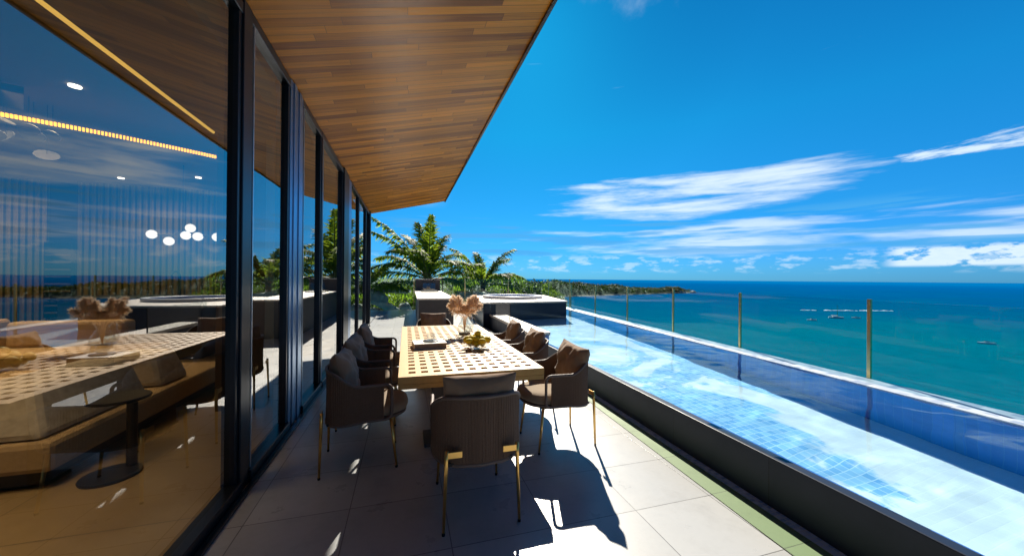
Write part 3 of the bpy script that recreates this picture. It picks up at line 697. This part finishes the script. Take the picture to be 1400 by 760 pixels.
# ================================================================= CHAIRS
def pillow(a, b, T_, wr=.012, seed=0, n=26, pinch=.05):
    vs = []; fs = []
    for side in (1, -1):
        for j in range(n+1):
            for i in range(n+1):
                u = -1+2*i/n; v = -1+2*j/n
                # denser near rim
                u = math.sin(u*math.pi/2); v = math.sin(v*math.pi/2)
                th = ((1-abs(u)**3.2)**.55)*((1-abs(v)**3.2)**.55)
                x = a*u*(1-pinch*(1-v*v)); z = b*v*(1-pinch*(1-u*u))
                w_ = wr*(fn(x*9+seed, z*9, side)+.7*fn(x*21+seed, z*17, side+3))
                rad = abs(fn((u*1.5)*2+seed, v*2.2+side, 7))*wr*1.1
                y = side*(T_*th+(w_-rad)*min(1, th*2))
                vs.append((x, y, z))
    k = (n+1)**2
    for s_ in (0, 1):
        for j in range(n):
            for i in range(n):
                q = [s_*k+j*(n+1)+i, s_*k+j*(n+1)+i+1, s_*k+(j+1)*(n+1)+i+1, s_*k+(j+1)*(n+1)+i]
                fs.append(tuple(q if s_ else q[::-1]))
    return vs, fs
def chair_path(off=0.0):
    """plan of the wrap-round shell from right arm front to left arm front, (x, y)"""
    W_, F_, B_, r_ = .285+off, .16, -.275-off, .20+off
    pts = [(W_-.018, F_), (W_-.012, F_-.08), (W_-.004, F_-.16), (W_, B_+r_+.06)]
    for k in range(0, 13):
        a = R(-90*k/12); pts.append((W_-r_+r_*math.cos(a), B_+r_+r_*math.sin(a)*1.0))
    for k in range(1, 6): pts.append(((W_-r_)*(1-2*k/6), B_-.012*math.sin(math.pi*k/6)))
    half = [(W_, B_)]
    right = pts[:17]; left = [(-x, y) for x, y in right[::-1]]
    return right+pts[17:]+left
def resample(p, n):
    L = [0]
    for a, b in zip(p[:-1], p[1:]): L.append(L[-1]+math.dist(a, b))
    o = []
    for k in range(n):
        s_ = L[-1]*k/(n-1); i = max(j for j in range(len(L)) if L[j] <= s_+1e-9); i = min(i, len(p)-2)
        f = (s_-L[i])/max(1e-9, L[i+1]-L[i]); o.append(tuple(p[i][q]+(p[i+1][q]-p[i][q])*f for q in range(len(p[i]))))
    return o
def make_chair():
    t = thing('dining_chair')
    path = resample(chair_path(), 90); N = len(path)
    def topz(y): s_ = max(0, min(1, (y+.02)/(-.24))); s_ = s_*s_*(3-2*s_); return .672+.108*s_
    def botz(y): s_ = max(0, min(1, (y+.02)/(-.24))); return .405-.03*s_
    # frame: one closed loop
    topl = [(x, y, topz(y)) for x, y in path]; botl = [(x*.985, y*.99, botz(y)) for x, y in path][::-1]
    def corner(x, y, za, zb, up):          # rounded front corner: down from the arm to the bottom rail
        r_ = .05; fr = .045; o = []
        for k in range(1, 7):
            a = R(90*k/6); o.append((x, y+fr*math.sin(a), za-fr*(1-math.cos(a))))
        for k in range(0, 7):
            a = R(90*k/6); o.append((x*.99, y+fr*math.cos(a), zb+fr*(1-math.sin(a))))
        return o if up else o[::-1]
    lx, ly = path[-1]; rx, ry = path[0]
    loop = topl+corner(lx, ly, topz(ly), botz(ly), True)+botl[1:-1]+corner(rx, ry, topz(ry), botz(ry), False)
    MB().tube(loop, .0125, 8, closed=True).build('frame', 'tube', t, smooth=True)
    # woven shell: vertical ropes
    mb = MB(); fine = resample(chair_path(), 150)
    for k in range(2, 149):
        x, y = fine[k]; x2, y2 = fine[min(149, k+1)]; x1, y1 = fine[k-1]
        d = Vector((x2-x1, y2-y1, 0)).normalized(); nrm = Vector((-d.y, d.x, 0)); hw = .0047; ht = .0035 if k % 2 else .0055
        z0, z1 = botz(y), topz(y); zm = (z0+z1)/2
        pts = []
        for z, bl in ((z0, 0), (zm, .004), (z1, 0)):
            c = Vector((x, y, z))+nrm*(-bl)
            pts += [c-d*hw-nrm*ht*.3, c+d*hw-nrm*ht*.3, c+d*hw*.6+nrm*ht, c-d*hw*.6+nrm*ht]
        fs = []
        for q in (0, 1):
            for j in range(4): fs.append((q*4+j, q*4+(j+1) % 4, (q+1)*4+(j+1) % 4, (q+1)*4+j))
        mb.add(pts, fs)
    mb.build('woven_shell', 'rope', t)
    # seat pan and cushion
    prof = []
    sv = MB()
    def seat_outline(k, n=40):
        a = 2*math.pi*k/n; c, s_ = math.cos(a), math.sin(a); e = .78
        return (.262*math.copysign(abs(c)**e, c), .045+.265*math.copysign(abs(s_)**e, s_)-.0*s_)
    def seat(mb, prof, n=40, wr=0):
        vs = []; fs = []
        for r_, z in prof:
            for k in range(n):
                x, y = seat_outline(k, n)
                y = .045+(y-.045)*r_*(1.12 if y > .045 else 1); x *= r_
                vs.append((x, y, z+wr*fn(x*11, y*11)))
        m_ = len(prof)
        for i in range(m_-1):
            for k in range(n): fs.append((i*n+k, i*n+(k+1) % n, (i+1)*n+(k+1) % n, (i+1)*n+k))
        fs += [tuple(range(n-1, -1, -1)), tuple(range((m_-1)*n, m_*n))]
        return mb.add(vs, fs)
    seat(MB(), [(.5, .392), (.93, .392), (.96, .40), (.96, .412), (.93, .418), (.5, .418)]).build('seat_pan', 'tube', t, smooth=False)
    seat(MB(), [(.4, .419), (.9, .419), (.97, .428), (1.0, .448), (1.0, .466), (.97, .487), (.90, .500), (.75, .507), (.55, .509), (.3, .509), (.12, .508)], wr=.007).build('seat_cushion', 'fabric_seat', t, smooth=True)
    # back pillow
    vs, fs = pillow(.235, .20, .088, .015, 3)
    mt = Matrix.Translation((0, -.165, .705)) @ Matrix.Rotation(R(13), 4, 'X')
    MB().add([mt @ Vector(v) for v in vs], fs).build('back_pillow', 'fabric', t, smooth=True)
    # legs
    for sx in (-1, 1):
        lg = MB().tube([(sx*.215, -.292, .485), (sx*.218, -.293, .42), (sx*.232, -.303, .016)], [.0125, .0125, .009], 10).build('leg', 'brass', t, smooth=True)
        MB().tube([(sx*.232, -.303, .0), (sx*.232, -.303, .016)], .010, 8).build('foot', 'black_metal', lg)
        MB().box((min(sx*.215, sx*.125), -.303, .44), (max(sx*.215, sx*.125), -.297, .478)).build('bracket', 'brass', lg, bevel=.002)
        lg = MB().tube([(sx*.205, .20, .392), (sx*.222, .245, .016)], [.0125, .009], 10).build('leg', 'brass', t, smooth=True)
        MB().tube([(sx*.222, .245, .0), (sx*.222, .245, .016)], .010, 8).build('foot', 'black_metal', lg)
    MB().box((-.2, -.26, .372), (.2, .21, .391)).build('cross_brace', 'black_metal', t)
    return t
ch0 = make_chair()
PILLOWS = []
for sd_ in (17, 41):
    vs, fs = pillow(.232, .20, .092, .022, sd_, pinch=.07)
    mt = Matrix.Translation((0, -.165, .70)) @ Matrix.Rotation(R(13), 4, 'X')
    me = bpy.data.meshes.new('back_pillow'); me.from_pydata([tuple(mt @ Vector(v)) for v in vs], [], fs); me.polygons.foreach_set('use_smooth', [True]*len(me.polygons)); me.materials.append(M['fabric']); PILLOWS.append(me)
G = 'brown woven dining chairs round the teak table'
spots = [
    ((.455, 2.42), R(0), 'woven dining chair nearest the camera, its back to us at the near table end'),
    ((1.34, 3.11), R(93), 'nearest of the three woven chairs on the pool side of the table'),
    ((1.33, 4.03), R(90), 'middle of the three woven chairs on the pool side of the table'),
    ((1.33, 4.90), R(89), 'farthest of the three woven chairs on the pool side of the table'),
    ((-.315, 3.20), R(-87), 'nearest of the three woven chairs on the window side of the table'),
    ((-.33, 4.06), R(-92), 'middle of the three woven chairs on the window side of the table'),
    ((-.33, 4.92), R(-91), 'farthest of the three woven chairs on the window side of the table'),
    ((.47, 6.22), R(180), 'woven chair at the far table end in front of the stone counter'),
]
for i, ((x, y), rz, lb) in enumerate(spots):
    if i == 0: ch0.location = (x, y, .0); ch0.rotation_euler = (0, 0, rz); tag(ch0, lb, 'chair', G)
    else:
        c = dup(ch0, (x, y, .0), rz, lb, G)
        for p in c.children:
            if p.name.startswith('back_pillow'):
                if i % 3: p.data = PILLOWS[i % 3-1]
                p.rotation_euler = (R(rnd.uniform(-2, 2)), R(rnd.uniform(-5, 5)), R(rnd.uniform(-4, 4)))

# ================================================================= TABLE OBJECTS
TZ = .7505
bk = thing('book_box', (.25, 4.0, TZ), R(4), 'flat pale boxed book lying on the table left of the fruit', 'book')
MB().box((-.17, -.13, .0), (.17, .13, .006)).box((-.17, -.13, .054), (.17, .13, .06)).box((-.17, -.13, .007), (-.164, .13, .053)).build('cover', 'book', bk, bevel=.001)
MB().box((-.163, -.125, .0065), (.165, .125, .0535)).build('pages', 'spine', bk)
gd = thing('glass_dish', (.27, 4.02, TZ+.0605), 0, 'small clear glass on a dark rimmed saucer on top of the book', 'glass')
MB().lathe([(.02, 0), (.075, .002), (.085, .008), (.08, .010), (.02, .004)], n=32).build('saucer', 'black_metal', gd, smooth=True)
MB().lathe([(.035, .010), (.042, .03), (.045, .085), (.043, .085), (.040, .03), (.03, .013)], n=24).build('tumbler', 'clearglass', gd, smooth=True)
bw = thing('fruit_bowl', (.735, 3.80, TZ), 0, 'shallow clear glass bowl under the heap of yellow fruit', 'bowl')
MB().lathe([(.05, 0), (.06, .004), (.10, .03), (.145, .065), (.15, .07), (.143, .067), (.098, .034), (.055, .01), (.01, .008)], n=40).build('bowl', 'clearglass', bw, smooth=True)
r_ = random.Random(9)
pos = []
for k in range(6): a = k*math.pi/3+.2; pos.append((.078*math.cos(a), .078*math.sin(a), .058))
pos.append((0, 0, .05))
for k in range(5): a = k*2*math.pi/5+.6; pos.append((.055*math.cos(a), .055*math.sin(a), .108))
pos += [(.01, .0, .152)]
for k in range(5): a = k*2*math.pi/5; pos.append((.118*math.cos(a), .118*math.sin(a), .088))
wh = ['at the rim of the bowl', 'heaped in the bowl']
for k, (x, y, z) in enumerate(pos):
    n = 14; prof = []
    for i in range(1, 15):
        a = math.pi*i/15; rr_ = .031*math.sin(a)**.85; zz = -.040*math.cos(a)
        if i in (1, 14): rr_ *= .8
        prof.append((rr_, zz))
    mt = Matrix.Rotation(r_.uniform(0, 6.28), 4, 'Z') @ Matrix.Rotation(r_.uniform(.7, 1.6), 4, 'X')
    mb = MB().lathe(prof, n=16); mb.v = [tuple(mt @ Vector(p)) for p in mb.v]
    o = mb.build('lemon', 'lemon', smooth=True); o.location = (.735+x, 3.80+y, TZ+z+.004)
    if k == 12: tag(o, 'yellow lemon on the very top of the heap in the glass bowl', 'fruit', 'lemons heaped in the glass bowl')
    else: tag(o, 'ripe yellow lemon heaped in the glass bowl below the top one', 'fruit', 'lemons heaped in the glass bowl')
vs_ = thing('vase', (.76, 4.79, TZ), 0, 'clear bulbous glass vase with a narrow neck holding dried pampas', 'vase')
MB().lathe([(.05, 0), (.075, .003), (.098, .05), (.092, .11), (.058, .16), (.045, .20), (.058, .23), (.055, .23), (.040, .20), (.052, .16), (.086, .11), (.092, .05), (.05, .008)], n=36).build('glass_body', 'clearglass', vs_, smooth=True)
MB().lathe([(.055, 0), (.072, .003), (.08, .02), (.0, .021)], (0, 0, .004), 32).build('foot_ring', 'trunk', vs_, smooth=True)
gg = thing('glass_jug', (.86, 5.05, TZ), 0, 'clear glass jug standing behind the pampas vase', 'jug')
MB().lathe([(.05, 0), (.06, .004), (.075, .08), (.055, .17), (.048, .22), (.046, .22), (.052, .17), (.071, .08), (.05, .01)], n=30).build('body', 'clearglass', gg, smooth=True)
MB().tube([(.05, 0, .19), (.10, 0, .18), (.115, 0, .13), (.07, 0, .09)], .006, 8).build('handle', 'clearglass', gg, smooth=True)
pp = thing('pampas_bouquet', (.76, 4.79, TZ+.02), 0, 'heart shaped bouquet of dried peach pampas plumes in the glass vase', 'dried flowers')
r_ = random.Random(4); stems = MB(); pl_ = MB()
for k in range(15):
    f = (k/14)*2-1; yy = r_.uniform(-.05, .05)
    tip = Vector((f*.205, yy, .50-.03*abs(abs(f)-.75)*3+(-.10 if abs(f) < .25 else 0)+r_.uniform(-.02, .02)-max(0, abs(f)-.8)*.45))
    p0 = Vector((0, 0, 0)); p1 = Vector((f*.03, yy*.3, .21)); p2 = Vector((f*.15, yy*.8, .31))
    stems.tube([p0, p1, p2], .0022, 5)
    for s_ in range(300):
        q = s_/299; c = p2.lerp(tip, q)*(1)+Vector((0, 0, .02*math.sin(q*3)))
        if q < .15: c = p1.lerp(p2, .55+q*3)
        d = Vector((r_.gauss(f*.5, .55), r_.gauss(0, .5), r_.gauss(.35, .45))).normalized(); L = .075*(1-.45*q)*r_.uniform(.6, 1.2)
        sd_ = d.cross(Vector((r_.uniform(-1, 1), r_.uniform(-1, 1), .3))).normalized()*.0030
        e = c+d*L-Vector((0, 0, L*.18))
        pl_.add([c-sd_, c+sd_, e+sd_*.4, e-sd_*.4], [(0, 1, 2, 3)])
stems.build('stems', 'pampas', pp); pl_.build('plumes', 'pampas', pp)

# ================================================================= PLANTS
def frond(mb, rach, base, az_, el0, L, droop, leaf=.55, n=46, tw=0, r=None):
    """arching feather palm leaf"""
    pts = []; p = Vector(base); e = el0; K = 14
    for k in range(K+1):
        pts.append(p.copy()); d = Vector((math.cos(az_)*math.cos(e), math.sin(az_)*math.cos(e), math.sin(e))); p = p+d*(L/K); e -= droop/K*(.4+1.3*k/K)
    rach.tube(pts, [.035*(1-.85*k/K)*L/2.6 for k in range(K+1)], 5)
    side = Vector((-math.sin(az_), math.cos(az_), 0))
    for k in range(n):
        q = .14+.86*k/(n-1); f = q*K; i = min(K-1, int(f)); c = pts[i].lerp(pts[i+1], f-i); d = (pts[i+1]-pts[i]).normalized(); up = side.cross(d).normalized()
        ll = leaf*(L/2.6)**.4*min(1, .35+3.2*(q-.14))*(1-max(0, (q-.6)/.4)**1.6*.62)*r.uniform(.75, 1.12)
        for sg in (-1, 1):
            a = R(r.uniform(30, 62)); v = r.uniform(-.35, .55)
            dd = (d*math.cos(a)+(side*sg*math.cos(v)+up*math.sin(v))*math.sin(a)).normalized()
            w_ = dd.cross(up).normalized()*.024*L/2.6*1.3
            m1 = c+dd*ll*.55-Vector((0, 0, ll*.05)); e_ = c+dd*ll-Vector((0, 0, ll*r.uniform(.12, .62)))
            mb.add([c-w_*.5, c+w_*.5, m1+w_, m1-w_, e_], [(0, 1, 2, 3), (3, 2, 4)])
def palm(loc, h, fronds, label, seed, leaf=.62):
    t = thing('palm_tree', loc, 0, label, 'palm tree', 'palms beyond the terrace'); r = random.Random(seed)
    path = [(0, 0, 0), (.06, .03, h*.35), (.04, .1, h*.7), (0, .1, h)]
    MB().tube(path, [.20, .15, .13, .15], 10).build('trunk', 'trunk', t, smooth=True)
    mb = MB(); ra = MB()
    for az_, el0, L, dr in fronds: frond(mb, ra, (0, .1, h), R(az_), R(el0), L, R(dr), leaf, 92, r=r)
    ra.build('stalks', 'stemgreen', t, smooth=True); mb.build('fronds', 'palm', t)
    return t
# fronds: compass angle in the x/y plane (0 = +x, i.e. rightwards), start elevation, length, droop
palm((1.15, 14.9+4.6, -4), 5.4, [(180, 62, 4.3, 38), (174, 57, 4.0, 48), (80, 82, 3.9, 30), (110, 78, 3.7, 42), (50, 76, 3.3, 60), (20, 66, 2.9, 100), (60, 70, 3.0, 70), (130, 72, 3.4, 60), (200, 35, 3.4, 75), (175, 20, 3.6, 60), (0, 30, 3.0, 80), (-20, 48, 2.8, 90), (250, 55, 3.2, 80), (300, 50, 2.8, 90), (220, 60, 3.3, 95), (30, 12, 2.6, 70), (150, 45, 3.6, 70), (340, 10, 2.5, 60)], 'tall palm with one upright and one long left leaning frond behind the counter', 1)
palm((4.4, 20.8, -4), 5.1, [(165, 68, 3.0, 55), (150, 62, 2.8, 80), (15, 64, 3.2, 50), (30, 58, 3.0, 62), (100, 76, 2.6, 60), (170, 40, 2.8, 80), (10, 30, 3.0, 62), (-20, 42, 2.4, 80), (200, 55, 2.6, 90), (250, 60, 2.6, 90), (60, 40, 2.6, 80), (120, 30, 2.6, 70), (300, 40, 2.4, 80), (-5, 8, 2.4, 50)], 'shorter palm with a fan of bright fronds behind the hot tub', 2)
palm((-2.0, 18.6, -4), 4.6, [(20, 66, 2.9, 70), (60, 60, 2.6, 70), (100, 74, 2.6, 60), (160, 50, 2.8, 80), (0, 35, 2.7, 60), (-30, 30, 2.5, 60), (200, 50, 2.6, 80), (260, 50, 2.4, 90), (320, 40, 2.4, 80), (30, 20, 2.7, 60)], 'palm with yellow green fronds right beside the end of the window wall', 3)
palm((-4.6, 21.5, -5), 6.4, [(a, 30+((a*7) % 45), 3.2, 75) for a in range(0, 360, 30)], 'palm hidden mostly behind the end of the house', 4)
palm((3.0, 24.0, -5), 5.3, [(a, 20+((a*11) % 40), 2.6, 75) for a in range(10, 370, 36)], 'low dark palm between the two tall palms further back', 5)

def bush(loc, r0, h, m, label, n=900, leaf=.09, name='shrub', grp='shrubs below the terrace rail', seed=1):
    t = thing(name, loc, 0, label, 'shrub', grp); r = random.Random(seed)
    mb = MB(); st_ = MB()
    for k in range(6):
        a = r.uniform(0, 6.28); c = (r0*.5*math.cos(a), r0*.5*math.sin(a), h*r.uniform(.45, .8))
        leafcloud(mb, c, r0*.6, h*.35, n//6, leaf, seed*7+k, r)
        st_.tube([(0, 0, 0), (c[0]*.5, c[1]*.5, h*.3), c], [.05, .035, .015], 6)
    st_.build('stems', 'trunk', t); mb.build('foliage', m, t)
    return t
r_ = random.Random(21)
bl = [(-3.0, 22.6, 'leaf_bright', 'bright green shrub tight against the end of the window wall'), (-1.8, 22.4, 'leaf', 'mid green shrub behind the pale boulders'),
      (-.5, 22.8, 'leaf_bright', 'yellow green shrub filling the gap left of the first white post'), (.5, 22.5, 'leaf', 'mid green shrub behind the left end of the counter'),
      (-1.2, 24.6, 'leaf_dark', 'dark shrub under the palm fronds left of the counter'), (1.6, 22.6, 'leaf_dark', 'dark shrub at the foot of the tall palm'),
      (5.9, 25.0, 'leaf', 'green shrub behind the right half of the hot tub'), (7.6, 27.0, 'leaf_dark', 'dark shrub right of the hot tub by the sea')]
for k, (x, y, m_, lb) in enumerate(bl): bush((x, y, -3), .95, 4.0+r_.uniform(-.3, .3), m_, lb, 1500, .10, seed=k+3)
t = bush((3.0, 22.0, -3), 1.0, 4.35, 'leaf_pale', 'pale rounded bush like a dome behind the hot tub', 2600, .06, seed=31)

# woodland trees one can tell apart, on the slope right of the palms
def tree(loc, h, cr, m, label, seed, n=1500, leaf=.35):
    t = thing('broadleaf_tree', loc, 0, label, 'tree', 'trees on the slope beyond the hot tub'); r = random.Random(seed)
    tk = MB().tube([(0, 0, 0), (.2, .1, h*.4), (0, .2, h*.75)], [.32, .22, .1], 8); mb = MB()
    for k in range(9):
        a = r.uniform(0, 6.28); q = cr*r.uniform(.3, .75); c = (q*math.cos(a), q*math.sin(a), h*r.uniform(.62, .95))
        tk.tube([(.15, .1, h*.4), (c[0]*.5, c[1]*.5, h*.6), c], [.14, .09, .04], 6)
        leafcloud(mb, c, cr*.48, cr*.36, n//9, leaf, seed*5+k, r)
    tk.build('trunk', 'trunk', t); mb.build('crown', m, t); return t
side_words = ['tallest dark tree on the slope just right of the shorter palm', 'round dark tree second along the slope from the palms', 'broad tree on the slope above the middle of the hot tub rim', 'dark tree on the slope left of the tub platform corner', 'green tree near the shore by the last far railing post', 'low dark tree nearest the sea on the slope']
for k, (px_, y, ztop) in enumerate([(.262, 72, 2.4), (.30, 80, 3.4), (.335, 78, 2.6), (.37, 84, 2.0), (.405, 92, .8), (.44, 105, -.6)]):
    x = px_*y; g_ = land_h(x, y)-.6; tree((x, y, g_), ztop-g_+.8, 4.8, ('leaf_dark', 'leaf')[k % 2], side_words[k], 40+k)

# boulders at the end of the terrace
def boulder(loc, s_, rot, label, seed):
    mb = MB(); mt = Matrix.Rotation(rot[2], 4, 'Z') @ Matrix.Rotation(rot[1], 4, 'Y') @ Matrix.Rotation(rot[0], 4, 'X')
    vs = []
    for p in ICV2:
        q = Vector((math.copysign(abs(p.x)**.6, p.x), math.copysign(abs(p.y)**.6, p.y), math.copysign(abs(p.z)**.6, p.z)))
        q *= 1+.22*fn(p.x*2+seed, p.y*2, p.z*2)+.08*fn(p.x*7+seed, p.y*7, p.z*7); vs.append(mt @ Vector((q.x*s_[0], q.y*s_[1], q.z*s_[2])))
    o = mb.add(vs, ICF2).build('boulder', 'boulder', smooth=False); o.location = loc
    return tag(o, label, 'boulder', 'boulders beyond the terrace end')
import bmesh
bm_ = bmesh.new(); bmesh.ops.create_icosphere(bm_, subdivisions=4, radius=1); ICV2 = [p.co.copy() for p in bm_.verts]; ICF2 = [tuple(q.index for q in fc.verts) for fc in bm_.faces]; bm_.free()
boulder((-1.45, 18.5, .55), (.62, .4, .34), (0, .35, .1), 'large pale boulder uppermost by the end of the window wall', 1)
boulder((-.75, 18.55, .02), (.85, .35, .20), (0, .5, .1), 'long slanting pale slab of rock below the large boulder', 2)
boulder((-1.7, 18.5, -.5), (.7, .5, .5), (0, 0, .3), 'squat boulder lowest of the pile at the deck end', 3)
boulder((-.45, 18.9, .85), (.65, .3, .12), (0, .04, 0), 'thin flat topped rock to the right of the large boulder', 4)
boulder((.05, 18.6, -.3), (.3, .3, .55), (0, -.3, 0), 'small upright rock at the foot of the first white post', 5)
boulder((3.9, 19.6, .55), (1.3, .6, .22), (0, .05, .1), 'low wide grey rock behind the hot tub rim', 6)
